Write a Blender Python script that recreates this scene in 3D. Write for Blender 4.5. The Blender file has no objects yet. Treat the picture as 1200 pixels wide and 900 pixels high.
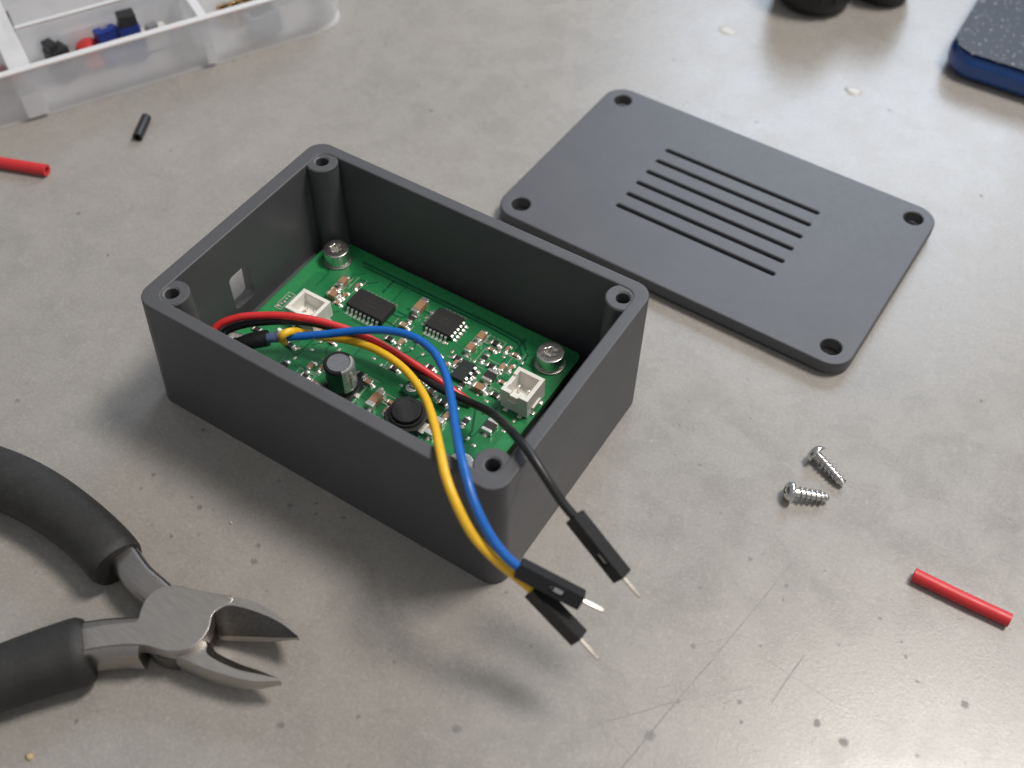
import bpy, bmesh, math, random
import numpy as np
from mathutils import Vector, Matrix
random.seed(7)
MM = 0.001                      # everything below is written in millimetres
sc = bpy.context.scene
col = sc.collection

# ------------------------------------------------------------------ camera
CAM = Vector((89.781, -105.041, 177.026))
CR = Matrix(((0.8447642714573229, 0.5350610743133667, 0.009108920013062724),
             (-0.42350465819455896, 0.658037768340383, 0.6225994699043023),
             (0.32713472783654174, -0.5298074576600771, 0.7824876533537621)))
FPX = 1276.16
cam_d = bpy.data.cameras.new('camera'); cam = bpy.data.objects.new('camera', cam_d); col.objects.link(cam)
cam_d.sensor_width = 36.0; cam_d.lens = FPX / 1200 * 36
cam_d.clip_start = 0.005; cam_d.clip_end = 20
cam.matrix_world = Matrix.Translation(CAM * MM) @ CR.transposed().to_4x4()
cam_d.dof.use_dof = True; cam_d.dof.focus_distance = 0.212; cam_d.dof.aperture_fstop = 15.5
sc.camera = cam

# ------------------------------------------------------------------ light
world = bpy.data.worlds.new('World'); sc.world = world; world.use_nodes = True
wb = world.node_tree.nodes['Background']; wb.inputs[0].default_value = (0.96, 0.97, 1.0, 1); wb.inputs[1].default_value = 0.27

def area(name, pos, target, size, power, color, size_y=None):
    l = bpy.data.lights.new(name, 'AREA'); l.energy = power; l.color = color; l.size = size * MM
    if size_y: l.shape = 'RECTANGLE'; l.size_y = size_y * MM
    o = bpy.data.objects.new(name, l); col.objects.link(o)
    o.location = Vector(pos) * MM
    o.rotation_euler = (Vector(target) - Vector(pos)).to_track_quat('-Z', 'Y').to_euler()
    return o
area('ceiling_lamp', (255, 285, 760), (20, 0, 0), 190, 5.5, (1.0, 0.935, 0.865))
area('window_light', (-120, 980, 660), (20, 60, 0), 520, 5.2, (0.72, 0.84, 1.0), 400)
area('fill_light', (700, -300, 900), (20, 0, 0), 400, .8, (1.0, 0.94, 0.87))  # unseen fill light, added to lift the ambient level and give metal a reflection

vs = sc.view_settings
sc.display_settings.display_device = 'sRGB'
vs.view_transform = 'Standard'; vs.look = 'None'; vs.exposure = 0.06; vs.gamma = 1; vs.use_curve_mapping = False
sc.cycles.use_denoising = True
sc.cycles.max_bounces = 7; sc.cycles.use_adaptive_sampling = True; sc.cycles.adaptive_threshold = .015; sc.cycles.transparent_max_bounces = 16

# ------------------------------------------------------------------ helpers
def at(u, v, z=0.0):
    """point at height z on the sight line of position (u, v) of the 1200 x 900 photograph"""
    w = CR.transposed() @ Vector(((u - 600) / FPX, -(v - 450) / FPX, -1.0))
    return CAM + w * ((z - CAM.z) / w.z)

def thing(name, label, cat, loc=(0, 0, 0), rz=0.0, group=None):
    o = bpy.data.objects.new(name, None); col.objects.link(o)
    o.empty_display_size = 0.002
    o.location = Vector(loc) * MM; o.rotation_euler = (0, 0, rz)
    return tag(o, label, cat, group)

def tag(o, label, cat, group=None):
    o['label'] = label; o['category'] = cat
    if group: o['group'] = group
    return o

def put(name, bm, mat, parent=None, loc=None, rot=None, world=False, smooth=35, label=None):
    """one bmesh in millimetres -> one linked mesh object"""
    if isinstance(bm, bpy.types.Mesh): me = bm
    else:
        if world and parent is not None:
            o0 = parent.location / MM
            rzi = Matrix.Rotation(-parent.rotation_euler.z, 4, 'Z')
            bmesh.ops.transform(bm, matrix=rzi @ Matrix.Translation(-o0), verts=bm.verts)
        bmesh.ops.recalc_face_normals(bm, faces=bm.faces)
        bmesh.ops.scale(bm, vec=(MM, MM, MM), verts=bm.verts)
        me = bpy.data.meshes.new(name); bm.to_mesh(me); bm.free()
        if smooth:
            me.polygons.foreach_set('use_smooth', [True] * len(me.polygons))
            me.set_sharp_from_angle(angle=math.radians(smooth))
        for m in (mat if isinstance(mat, (list, tuple)) else [mat]): me.materials.append(M[m])
    o = bpy.data.objects.new(name, me); col.objects.link(o)
    if smooth and not isinstance(bm, bpy.types.Mesh) and smooth < 50:
        wn = o.modifiers.new('weighted_normal', 'WEIGHTED_NORMAL'); wn.keep_sharp = True; wn.weight = 80
    if parent is not None: o.parent = parent
    if loc is not None: o.location = Vector(loc) * MM
    if rot is not None: o.rotation_euler = rot
    if label: o['label'] = label
    return o

def B(): return bmesh.new()

def add_box(bm, x0, x1, y0, y1, z0, z1, bev=0.0, seg=2, mat=0):
    b = bmesh.new()
    bmesh.ops.create_cube(b, size=1)
    bmesh.ops.scale(b, vec=(x1 - x0, y1 - y0, z1 - z0), verts=b.verts)
    bmesh.ops.translate(b, vec=((x0 + x1) / 2, (y0 + y1) / 2, (z0 + z1) / 2), verts=b.verts)
    if bev: bmesh.ops.bevel(b, geom=list(b.edges), offset=bev, segments=seg, profile=0.5, affect='EDGES')
    return join(bm, b, mat)

def join(bm, b, mat=0):
    vm = {}
    b.verts.ensure_lookup_table()
    for v in b.verts: vm[v] = bm.verts.new(v.co)
    for f in b.faces:
        try: nf = bm.faces.new([vm[v] for v in f.verts]); nf.material_index = mat
        except ValueError: pass
    b.free()
    return bm

def box(*a, **k): return add_box(B(), *a, **k)

def lathe(bm, prof, n=32, cx=0, cy=0, z0=0, a0=0, a1=None, mat=0, warp=None):
    """prof: list of (r, z), turned about the z axis"""
    full = a1 is None
    ang = [a0 + (2 * math.pi if full else a1 - a0) * i / n for i in range(n if full else n + 1)]
    rings = []
    for r, z in prof:
        if r < 1e-6: rings.append([bm.verts.new((cx, cy, z0 + z))]); continue
        rings.append([bm.verts.new((cx + r * math.cos(a), cy + r * math.sin(a), z0 + z)) for a in ang])
    for A, C in zip(rings, rings[1:]):
        m = n
        for i in range(m):
            j = (i + 1) % len(ang) if full else i + 1
            if len(A) == 1 and len(C) == 1: continue
            if len(A) == 1: f = (A[0], C[i], C[j])
            elif len(C) == 1: f = (A[i], C[0], A[j])
            else: f = (A[i], C[i], C[j], A[j])
            bm.faces.new(f).material_index = mat
    return bm

def spline(pts, step=1.0):
    P = [Vector(p) for p in pts]
    P = [P[0] * 2 - P[1]] + P + [P[-1] * 2 - P[-2]]
    out = []
    for i in range(1, len(P) - 2):
        p0, p1, p2, p3 = P[i - 1:i + 3]
        n = max(2, int((p2 - p1).length / step))
        t0 = 0; t1 = (p1 - p0).length ** .5 + 1e-6; t2 = t1 + (p2 - p1).length ** .5; t3 = t2 + (p3 - p2).length ** .5 + 1e-6
        for k in range(n):
            t = t1 + (t2 - t1) * k / n
            a1 = (t1 - t) / t1 * p0 + t / t1 * p1
            a2 = (t2 - t) / (t2 - t1) * p1 + (t - t1) / (t2 - t1) * p2
            a3 = (t3 - t) / (t3 - t2) * p2 + (t - t2) / (t3 - t2) * p3
            b1 = (t2 - t) / t2 * a1 + t / t2 * a2
            b2 = (t3 - t) / (t3 - t1) * a2 + (t - t1) / (t3 - t1) * a3
            out.append((t2 - t) / (t2 - t1) * b1 + (t - t1) / (t2 - t1) * b2)
    out.append(P[-2])
    return out

def sweep(bm, path, sect, scale=None, cap=True, up=(0, 0, 1), mat=0):
    """sect: closed list of (side, up) offsets; scale(i/n) -> (side factor, up factor)"""
    n = len(path); rings = []; up = Vector(up)
    for i, p in enumerate(path):
        d = (path[min(i + 1, n - 1)] - path[max(i - 1, 0)]).normalized()
        s = d.cross(up)
        if s.length < 1e-3: s = d.cross(Vector((0, 1, 0)))
        s.normalize(); u = s.cross(d)
        fs, fu = scale(i / (n - 1)) if scale else (1, 1)
        rings.append([bm.verts.new(p + s * a * fs + u * b * fu) for a, b in sect])
    m = len(sect)
    for A, C in zip(rings, rings[1:]):
        for i in range(m): bm.faces.new((A[i], A[(i + 1) % m], C[(i + 1) % m], C[i])).material_index = mat
    if cap:
        bm.faces.new(rings[0][::-1]).material_index = mat; bm.faces.new(rings[-1]).material_index = mat
    return bm

def circ(r, n=12, r2=None): return [(r * math.cos(2 * math.pi * i / n), (r2 or r) * math.sin(2 * math.pi * i / n)) for i in range(n)]
def superell(a, b, e=3.0, n=24):
    o = []
    for i in range(n):
        t = 2 * math.pi * i / n; c, s = math.cos(t), math.sin(t)
        o.append((a * math.copysign(abs(c) ** (2 / e), c), b * math.copysign(abs(s) ** (2 / e), s)))
    return o

def rrect(hx, hy, r, n=8, cx=0, cy=0):
    o = []
    for k, (sx, sy) in enumerate(((1, 1), (-1, 1), (-1, -1), (1, -1))):
        for i in range(n + 1):
            a = (k + i / n) * math.pi / 2
            o.append((cx + sx * (hx - r) + r * math.cos(a), cy + sy * (hy - r) + r * math.sin(a)))
    return o
def ring2(r, n=28, cx=0, cy=0): return [(cx + r * math.cos(2 * math.pi * i / n), cy + r * math.sin(2 * math.pi * i / n)) for i in range(n)]

def plate(outlines, z0, z1, bev=0.0, res=2):
    """flat solid with holes and rounded rims"""
    cu = bpy.data.curves.new('tmp', 'CURVE'); cu.dimensions = '2D'; cu.fill_mode = 'BOTH'
    for pts in outlines:
        s = cu.splines.new('POLY'); s.points.add(len(pts) - 1); s.use_cyclic_u = True
        for q, p in zip(s.points, pts): q.co = (p[0], p[1], 0, 1)
    cu.extrude = (z1 - z0) / 2 - bev; cu.bevel_depth = bev; cu.bevel_resolution = res; cu.offset = -bev
    o = bpy.data.objects.new('tmp', cu); col.objects.link(o)
    dg = bpy.context.evaluated_depsgraph_get()
    me = bpy.data.meshes.new_from_object(o.evaluated_get(dg))
    bm = bmesh.new(); bm.from_mesh(me)
    bpy.data.objects.remove(o); bpy.data.curves.remove(cu); bpy.data.meshes.remove(me)
    bmesh.ops.remove_doubles(bm, verts=bm.verts, dist=1e-4)
    bmesh.ops.translate(bm, vec=(0, 0, (z0 + z1) / 2), verts=bm.verts)
    return bm

def cut(bm, cutter):
    """bm minus cutter (both in millimetres)"""
    obs = []
    for b in (bm, cutter):
        bmesh.ops.recalc_face_normals(b, faces=b.faces)
        me = bpy.data.meshes.new('tmp'); b.to_mesh(me); b.free()
        o = bpy.data.objects.new('tmp', me); col.objects.link(o); obs.append(o)
    md = obs[0].modifiers.new('b', 'BOOLEAN'); md.object = obs[1]; md.operation = 'DIFFERENCE'; md.solver = 'EXACT'
    dg = bpy.context.evaluated_depsgraph_get()
    me = bpy.data.meshes.new_from_object(obs[0].evaluated_get(dg))
    r = bmesh.new(); r.from_mesh(me)
    for o in obs:
        m = o.data; bpy.data.objects.remove(o); bpy.data.meshes.remove(m)
    bpy.data.meshes.remove(me)
    return r

def copy_child(src, parent, loc=None, rot=None):
    c = src.copy(); col.objects.link(c); c.parent = parent
    if loc is not None: c.location = Vector(loc) * MM
    if rot is not None: c.rotation_euler = rot
    return c

# ------------------------------------------------------------------ materials
M = {}
class NT:
    def __init__(s, name):
        s.m = bpy.data.materials.new(name); s.m.use_nodes = True; s.t = s.m.node_tree; s.n = s.t.nodes; s.l = s.t.links
        s.p = s.n['Principled BSDF']; s.out = s.n['Material Output']; M[name] = s.m
        s._co = None
    def new(s, typ, **kw):
        n = s.n.new(typ)
        for k, v in kw.items(): setattr(n, k, v)
        return n
    def set(s, sock, v):
        if hasattr(v, 'is_linked') or isinstance(v, bpy.types.NodeSocket): s.l.new(v, sock)
        elif isinstance(v, (tuple, list)) and len(v) == 3 and sock.type == 'RGBA': sock.default_value = (*v, 1)
        else: sock.default_value = v
    def mm(s):
        if s._co is None:
            tc = s.new('ShaderNodeTexCoord')
            v = s.new('ShaderNodeVectorMath', operation='SCALE'); v.inputs[3].default_value = 1000
            s.l.new(tc.outputs['Object'], v.inputs[0]); s._co = v.outputs[0]
        return s._co
    def noise(s, scale, detail=3, rough=.5, vec=None, dist=0):
        n = s.new('ShaderNodeTexNoise'); n.inputs['Scale'].default_value = scale; n.inputs['Detail'].default_value = detail
        n.inputs['Roughness'].default_value = rough; n.inputs['Distortion'].default_value = dist
        s.l.new(vec or s.mm(), n.inputs['Vector']); return n.outputs['Fac']
    def ramp(s, v, a, b, lo=0.0, hi=1.0):
        n = s.new('ShaderNodeMapRange'); n.inputs[1].default_value = a; n.inputs[2].default_value = b
        n.inputs[3].default_value = lo; n.inputs[4].default_value = hi; s.l.new(v, n.inputs[0]); return n.outputs[0]
    def math(s, op, a, b=0.0):
        n = s.new('ShaderNodeMath', operation=op); s.set(n.inputs[0], a); s.set(n.inputs[1], b); return n.outputs[0]
    def vm(s, op, a, b, out=0):
        n = s.new('ShaderNodeVectorMath', operation=op); s.set(n.inputs[0], a); s.set(n.inputs[1], b); return n.outputs[out]
    def mix(s, f, a, b):
        n = s.new('ShaderNodeMix', data_type='RGBA'); s.set(n.inputs[0], f); s.set(n.inputs[6], a); s.set(n.inputs[7], b); return n.outputs[2]
    def bump(s, h, strength=.3, dist=0.05, normal=None):
        n = s.new('ShaderNodeBump'); n.inputs['Strength'].default_value = strength; n.inputs['Distance'].default_value = dist * MM
        s.l.new(h, n.inputs['Height'])
        if normal is not None: s.l.new(normal, n.inputs['Normal'])
        s.l.new(n.outputs[0], s.p.inputs['Normal']); return n.outputs[0]
    def base(s, c, rough=.5, metal=0.0, spec=.5, **kw):
        s.set(s.p.inputs['Base Color'], c); s.set(s.p.inputs['Roughness'], rough); s.p.inputs['Metallic'].default_value = metal
        s.p.inputs['Specular IOR Level'].default_value = spec
        for k, v in kw.items(): s.set(s.p.inputs[k], v)
        return s

def simple(name, c, rough=.5, metal=0.0, spec=.5, var=.12, bscale=2.0, bstr=.1, bdist=.03, rvar=.05, **kw):
    t = NT(name)
    n = t.noise(bscale, 4, .6)
    c2 = tuple(x * (1 - var) for x in c); c1 = tuple(min(1, x * (1 + var)) for x in c)
    r = t.ramp(t.noise(bscale * .6, 3), .3, .7, max(0, rough - rvar), min(1, rough + rvar))
    t.base(t.mix(t.ramp(n, .3, .7), c2, c1), r, metal, spec, **kw)
    if bstr: t.bump(n, bstr, bdist)
    return t

# printed grey plastic: fine layer lines on the walls
def printed(name, c, line_axis):
    t = NT(name)
    co = t.mm()
    sep = t.new('ShaderNodeSeparateXYZ'); t.l.new(co, sep.inputs[0])
    if line_axis == 'z':
        ph = t.math('MULTIPLY', sep.outputs[2], 2 * math.pi / 0.3)
    else:
        ph = t.math('MULTIPLY', t.math('ADD', sep.outputs[0], t.math('MULTIPLY', sep.outputs[1], 0.9)), 2 * math.pi / 0.62)
    w = t.math('SINE', ph)
    big = t.noise(.12, 4, .6); fine = t.noise(5.5, 3, .6)
    h = t.math('ADD', t.math('MULTIPLY', w, .15 if line_axis == 'z' else .75), t.math('MULTIPLY', fine, 1.6))
    c1 = tuple(x * .95 for x in c); c2 = tuple(x * 1.05 for x in c)
    scuff = t.ramp(t.noise(.9, 8, .8), .64, .76)
    colr = t.mix(t.math('MULTIPLY', scuff, .25), t.mix(t.ramp(big, .3, .7), c1, c2), tuple(x * 1.7 for x in c))
    t.base(colr, t.ramp(t.noise(.5, 4, .7), .3, .7, .44, .49), 0, .42)
    t.bump(h, .13, .03)
    return t
printed('box_plastic', (.080, .082, .089), 'z')
printed('lid_plastic', (.088, .0905, .100), 'd')

simple('worn_plastic', (.17, .172, .178), .5, var=.25, bscale=3, bstr=.2)
for nm_, cc, rr in (('steel', (.52, .495, .465), .36), ('tang_steel', (.40, .38, .36), .30)):
    t = NT(nm_); mp = t.new('ShaderNodeMapping'); mp.inputs['Scale'].default_value = (.35, 7, 2); mp.inputs['Rotation'].default_value = (0, 0, .7)
    t.l.new(t.mm(), mp.inputs['Vector']); br = t.noise(1.0, 4, .6, vec=mp.outputs[0])
    t.base(t.mix(t.ramp(br, .3, .7), tuple(x * .93 for x in cc), tuple(x * 1.05 for x in cc)), t.ramp(br, .3, .7, rr - .03, rr + .05), 1.0)
    t.bump(br, .06, .02)
simple('shaded_steel', (.16, .15, .14), .45, 1.0, var=.15, bscale=1.6, bstr=.06)  # steel darkened to paint in the jaws' dark reflection and the joint's dark slot
simple('dark_steel', (.28, .265, .25), .42, 1.0, var=.2, bscale=1.6, bstr=.1)
simple('bright_steel', (.76, .74, .71), .28, 1.0, var=.03, bscale=2.5, bstr=0, rvar=.015)
simple('pin_tin', (.72, .67, .60), .42, 1.0, var=.05, bscale=3, bstr=.03)
simple('zinc', (.66, .65, .64), .24, 1.0, var=.12, bscale=3, bstr=.06)
simple('solder', (.86, .84, .80), .36, 1.0, var=.12, bscale=4, bstr=.25, bdist=.06)
simple('tin_pad', (.80, .74, .66), .35, .9, var=.12, bscale=5, bstr=.15)
simple('ceramic_brown', (.38, .21, .115), .5, var=.15, bscale=4)
simple('ceramic_tan', (.40, .25, .15), .5, var=.15, bscale=4)
simple('resistor_black', (.03, .028, .027), .4, var=.2, bscale=4)
simple('chip_black', (.022, .021, .021), .52, var=.18, bscale=9, bstr=.25, bdist=.02)
simple('chip_mark', (.045, .043, .042), .6)
simple('chip_slate', (.020, .030, .030), .45, var=.18, bscale=6, bstr=.15)
simple('ferrite', (.020, .0195, .019), .45, var=.25, bscale=4, bstr=.3, bdist=.04)
simple('nylon_white', (.84, .82, .77), .42, var=.05, bscale=1.5, bstr=.06, **{'Subsurface Weight': .15, 'Subsurface Scale': .001})
simple('can_black', (.012, .012, .013), .22, var=.2, bscale=2, bstr=.03)
simple('can_silver', (.46, .465, .45), .28, .6, var=.08, bscale=2, bstr=.03)
simple('can_top', (.22, .225, .24), .36, .5, var=.1, bscale=2, bstr=.05)
simple('can_print', (.12, .12, .12), .5)
simple('silk', (.45, .45, .40), .6, var=.15, bscale=6)
simple('wire_red', (.62, .028, .028), .36, var=.07, bscale=.8, bstr=.05)
simple('wire_black', (.012, .012, .013), .38, var=.15, bscale=.8, bstr=.05)
simple('wire_blue', (.006, .125, .48), .34, var=.07, bscale=.8, bstr=.05)
simple('wire_slate', (.09, .13, .26), .45, var=.1, bscale=.8, bstr=.05)
simple('wire_yellow', (.86, .50, .022), .36, var=.06, bscale=.8, bstr=.05)
simple('housing_black', (.013, .013, .014), .42, var=.2, bscale=3, bstr=.1)
simple('sleeve_black', (.009, .009, .009), .5, var=.25, bscale=1.2, bstr=.5, bdist=.3)
simple('tube_red', (.60, .030, .036), .42, var=.06, bscale=.8, bstr=.05)
simple('tube_black', (.016, .016, .017), .45, var=.15, bscale=.8, bstr=.05)
simple('part_black', (.018, .018, .019), .4)
simple('part_grey', (.22, .23, .25), .5)
simple('part_blue', (.008, .030, .22), .35)
simple('part_red', (.50, .035, .035), .4)
simple('part_white', (.62, .61, .58), .5)
simple('part_pink', (.42, .22, .22), .5)
simple('brass', (.55, .37, .16), .3, 1.0)
simple('knob_black', (.010, .010, .011), .5)
simple('glue', (.48, .46, .43), .35, bstr=.3)
simple('crumb', (.5, .38, .22), .7)

# green soldermask
t = NT('soldermask')
n1 = t.noise(.16, 4, .6); n2 = t.noise(1.1, 4, .6)
t.base(t.mix(t.ramp(n1, .3, .7), (.015, .170, .056), (.022, .235, .080)), t.ramp(n2, .3, .7, .24, .36), 0, .5)
t.p.inputs['Coat Weight'].default_value = .3; t.p.inputs['Coat Roughness'].default_value = .15
t.bump(n2, .06, .03)
simple('mask_light', (.028, .26, .088), .3, var=.1, bscale=1, bstr=.04)
simple('mask_dark', (.006, .085, .04), .3, var=.1, bscale=1, bstr=.04)
simple('board_edge', (.03, .09, .035), .6)

# foam-rubber grips
t = NT('grip_rubber')
n1 = t.noise(2.2, 5, .7); n2 = t.noise(.25, 4, .6)
scuff = t.math('ADD', t.math('MULTIPLY', t.ramp(t.noise(1.2, 8, .8), .56, .70), .22), t.math('MULTIPLY', t.ramp(t.noise(6, 3, .6), .55, .75), .14))
t.base(t.mix(scuff, t.mix(t.ramp(n2, .3, .7), (.015, .0147, .0145), (.024, .0235, .023)), (.14, .135, .13)), .58, 0, .5)
t.bump(n1, .45, .15)

# frosted organiser plastic: part clear, part milky
t = NT('frosted_plastic')
tr = t.new('ShaderNodeBsdfTransparent'); tr.inputs[0].default_value = (1, 1, 1, 1)
df = t.new('ShaderNodeBsdfDiffuse'); df.inputs[0].default_value = (.95, .95, .96, 1)
tl = t.new('ShaderNodeBsdfTranslucent'); tl.inputs[0].default_value = (.97, .97, .98, 1)
gl = t.new('ShaderNodeBsdfGlossy'); gl.inputs['Roughness'].default_value = .22
m1 = t.new('ShaderNodeMixShader'); m1.inputs[0].default_value = .3; t.l.new(df.outputs[0], m1.inputs[1]); t.l.new(tl.outputs[0], m1.inputs[2])
m2 = t.new('ShaderNodeMixShader'); t.l.new(t.ramp(t.noise(.12, 3), .3, .7, .50, .62), m2.inputs[0]); t.l.new(m1.outputs[0], m2.inputs[1]); t.l.new(tr.outputs[0], m2.inputs[2])
lw = t.new('ShaderNodeLayerWeight'); lw.inputs[0].default_value = .5
m3 = t.new('ShaderNodeMixShader'); t.l.new(t.math('ADD', .05, t.math('MULTIPLY', t.math('POWER', lw.outputs['Facing'], 4.0), .4)), m3.inputs[0]); t.l.new(m2.outputs[0], m3.inputs[1]); t.l.new(gl.outputs[0], m3.inputs[2])
t.l.new(m3.outputs[0], t.out.inputs[0])

t = NT('clear_floor')
tr = t.new('ShaderNodeBsdfTransparent'); df = t.new('ShaderNodeBsdfDiffuse'); df.inputs[0].default_value = (.95, .95, .96, 1)
m2 = t.new('ShaderNodeMixShader'); m2.inputs[0].default_value = .86; t.l.new(df.outputs[0], m2.inputs[1]); t.l.new(tr.outputs[0], m2.inputs[2]); t.l.new(m2.outputs[0], t.out.inputs[0])
t = NT('frosted_rim'); t.base((.66, .67, .68), .35, 0, .5); t.p.inputs['Subsurface Weight'].default_value = .4; t.p.inputs['Subsurface Scale'].default_value = .002
# slab: glossy blue body, dusty dark glass
t = NT('blue_gloss'); t.base((.003, .060, .26), t.ramp(t.noise(.3, 3), .3, .7, .22, .34), 0, .5)
t.p.inputs['Coat Weight'].default_value = .5
t = NT('dusty_glass')
v = t.new('ShaderNodeTexVoronoi'); v.inputs['Scale'].default_value = .62; v.inputs['Randomness'].default_value = 1
wn_ = t.new('ShaderNodeTexNoise'); wn_.inputs['Scale'].default_value = .5; wn_.inputs['Detail'].default_value = 4; t.l.new(t.mm(), wn_.inputs['Vector'])
wsc = t.new('ShaderNodeVectorMath', operation='SCALE'); wsc.inputs[3].default_value = 3.0; t.l.new(wn_.outputs['Color'], wsc.inputs[0])
t.l.new(t.vm('ADD', t.mm(), wsc.outputs[0]), v.inputs['Vector'])
sp = t.math('MULTIPLY', t.ramp(v.outputs['Distance'], .10, .32, 1, 0), t.ramp(t.noise(.9, 3), .40, .62))
sp2 = t.ramp(t.noise(1.6, 5, .7), .62, .72)
dust = t.math('MAXIMUM', t.math('MULTIPLY', sp, .9), t.math('MULTIPLY', sp2, .5))
t.base(t.mix(dust, (.014, .016, .024), (.48, .50, .54)), t.math('ADD', .3, t.math('MULTIPLY', dust, .4)), 0, .12)
t.bump(dust, .4, .1)

# ---- bench top
t = NT('bench_laminate')
P = t.mm()
warp = t.new('ShaderNodeTexNoise'); warp.inputs['Scale'].default_value = .10; warp.inputs['Detail'].default_value = 2; t.l.new(P, warp.inputs['Vector'])
wv = t.vm('SUBTRACT', warp.outputs['Color'], (.5, .5, .5))
ws = t.new('ShaderNodeVectorMath', operation='SCALE'); ws.inputs[3].default_value = .5; t.l.new(wv, ws.inputs[0])
PW = t.vm('ADD', P, ws.outputs[0])
fw = t.new('ShaderNodeTexNoise'); fw.inputs['Scale'].default_value = 1.3; fw.inputs['Detail'].default_value = 3; t.l.new(P, fw.inputs['Vector'])
fs = t.new('ShaderNodeVectorMath', operation='SCALE'); fs.inputs[3].default_value = 1.0; t.l.new(t.vm('SUBTRACT', fw.outputs['Color'], (.5, .5, .5)), fs.inputs[0])
PF = t.vm('ADD', P, fs.outputs[0])
flat = lambda p: (p[0], p[1], 0.0)
def seg(a, b, w, s):
    A, Bv = Vector(flat(a)), Vector(flat(b)); ba = Bv - A
    pa = t.vm('SUBTRACT', PW, tuple(A))
    d = t.vm('DOT_PRODUCT', pa, tuple(ba / ba.length_squared), 1)
    cl = t.new('ShaderNodeClamp'); t.l.new(d, cl.inputs[0])
    sc_ = t.new('ShaderNodeVectorMath', operation='SCALE'); sc_.inputs[0].default_value = tuple(ba); t.l.new(cl.outputs[0], sc_.inputs[3])
    df_ = t.vm('SUBTRACT', pa, sc_.outputs[0]); ln = t.new('ShaderNodeVectorMath', operation='LENGTH'); t.l.new(df_, ln.inputs[0])
    return t.ramp(ln.outputs['Value'], w * .2, w * .8, s, 0)
def zz(x, y): return at(680 + x / 2.308, 560 + y / 2.308)
scr = None
for a, b, w, s in [((588, 212), (350, 500), .22, .75), ((350, 500), (110, 785), .26, .95), ((50, 665), (250, 608), .26, .8), ((250, 608), (462, 567), .2, .7),
                   ((605, 480), (518, 607), .24, .85), ((420, 428), (560, 530), .16, .5), ((560, 530), (690, 610), .16, .55), ((690, 610), (890, 690), .13, .4),
                   ((190, 575), (300, 545), .2, .45), ((30, 650), (135, 748), .18, .5), ((300, 455), (430, 425), .2, .5), ((430, 425), (470, 440), .2, .4), ((700, 600), (765, 580), .16, .4),
                   ((225, 780), (330, 620), .15, .35), ((505, 400), (560, 310), .14, .3), ((400, 100), (440, 190), .14, .25), ((90, 500), (200, 570), .12, .3), ((250, 300), (390, 470), .1, .3), ((610, 300), (500, 440), .12, .3), ((470, 690), (640, 560), .1, .3), ((300, 760), (420, 640), .12, .35), ((700, 420), (860, 560), .09, .25)]:
    v_ = seg(zz(*a), zz(*b), w, s); scr = v_ if scr is None else t.math('MAXIMUM', scr, v_)
for a, b, w, s in [((165, 240), (225, 300), .12, .2), ((850, 560), (1010, 640), .10, .2), ((1120, 430), (1185, 520), .12, .22), ((640, 830), (700, 870), .14, .3), ((470, 60), (560, 95), .14, .2), ((300, 850), (390, 800), .12, .2)]:
    v_ = seg(at(*a), at(*b), w, s); scr = t.math('MAXIMUM', scr, v_)
scr = t.math('MULTIPLY', scr, t.ramp(t.noise(.5, 4, .7), .3, .6, .55, 1))
spots = None
SP = [(*zz(x, y)[:2], r) for x, y, r in [(460, 220, .75), (325, 297, .55), (558, 292, .8), (305, 455, .8), (488, 455, .55), (188, 698, 1.35), (640, 663, 1.0), (712, 715, 1.25), (1040, 612, 1.05),
      (880, 483, .6), (810, 380, .5), (912, 550, .5), (265, 607, .6), (868, 443, .35), (970, 58, .5), (430, 605, .7), (435, 660, .6), (660, 252, .5), (548, 330, .4), (380, 96, .4)]]
SP += [(*at(140 + x / 4, 500 + y / 4)[:2], r) for x, y, r in [(160, 227, .75), (376, 378, .85), (630, 632, .95), (800, 370, .75), (1052, 428, .7), (395, 15, .7), (100, 290, .4), (440, 395, .5), (340, 332, .5), (650, 560, .6), (920, 410, .6)]]
SP += [(*at(x, y)[:2], r) for x, y, r in [(617, 101, .8), (535, 854, 1.2), (1130, 826, .9), (452, 52, .8), (505, 130, .9), (92, 250, .7), (1150, 470, .7), (1050, 540, .5), (880, 490, .5), (1150, 230, .7), (20, 470, .8), (330, 850, .9), (90, 845, .7), (420, 840, .6), (808, 470, .5), (820, 545, .5), (700, 60, .8), (790, 70, .7)]]
for x, y, r in SP:
    ds = t.vm('DISTANCE', PF, (x, y, 0.0), 1)
    v_ = t.ramp(ds, r * .45, r * .8, .8, 0); spots = v_ if spots is None else t.math('MAXIMUM', spots, v_)
# small random chips and flecks
vo = t.new('ShaderNodeTexVoronoi'); vo.inputs['Scale'].default_value = .22; t.l.new(PF, vo.inputs['Vector'])
sepc = t.new('ShaderNodeSeparateColor'); t.l.new(vo.outputs['Color'], sepc.inputs[0])
chip = t.math('MULTIPLY', t.ramp(vo.outputs['Distance'], .05, .12, 1, 0), t.ramp(sepc.outputs[0], .8, 1.0))
vo2 = t.new('ShaderNodeTexVoronoi'); vo2.inputs['Scale'].default_value = .5; t.l.new(PF, vo2.inputs['Vector'])
sepd = t.new('ShaderNodeSeparateColor'); t.l.new(vo2.outputs['Color'], sepd.inputs[0])
chip2 = t.math('MULTIPLY', t.ramp(vo2.outputs['Distance'], .05, .16, .4, 0), t.ramp(sepd.outputs[1], .75, 1.0))
dark = t.math('MAXIMUM', scr, t.math('MAXIMUM', spots, t.math('MAXIMUM', chip, chip2)))
n_big = t.noise(.018, 4, .55); n_mid = t.noise(.11, 5, .62, dist=.4); n_fine = t.noise(1.5, 5, .7); n_grain = t.noise(4.2, 3, .6)
c = t.mix(t.ramp(n_big, .35, .65), (.276, .262, .245), (.310, .291, .267))
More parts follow.
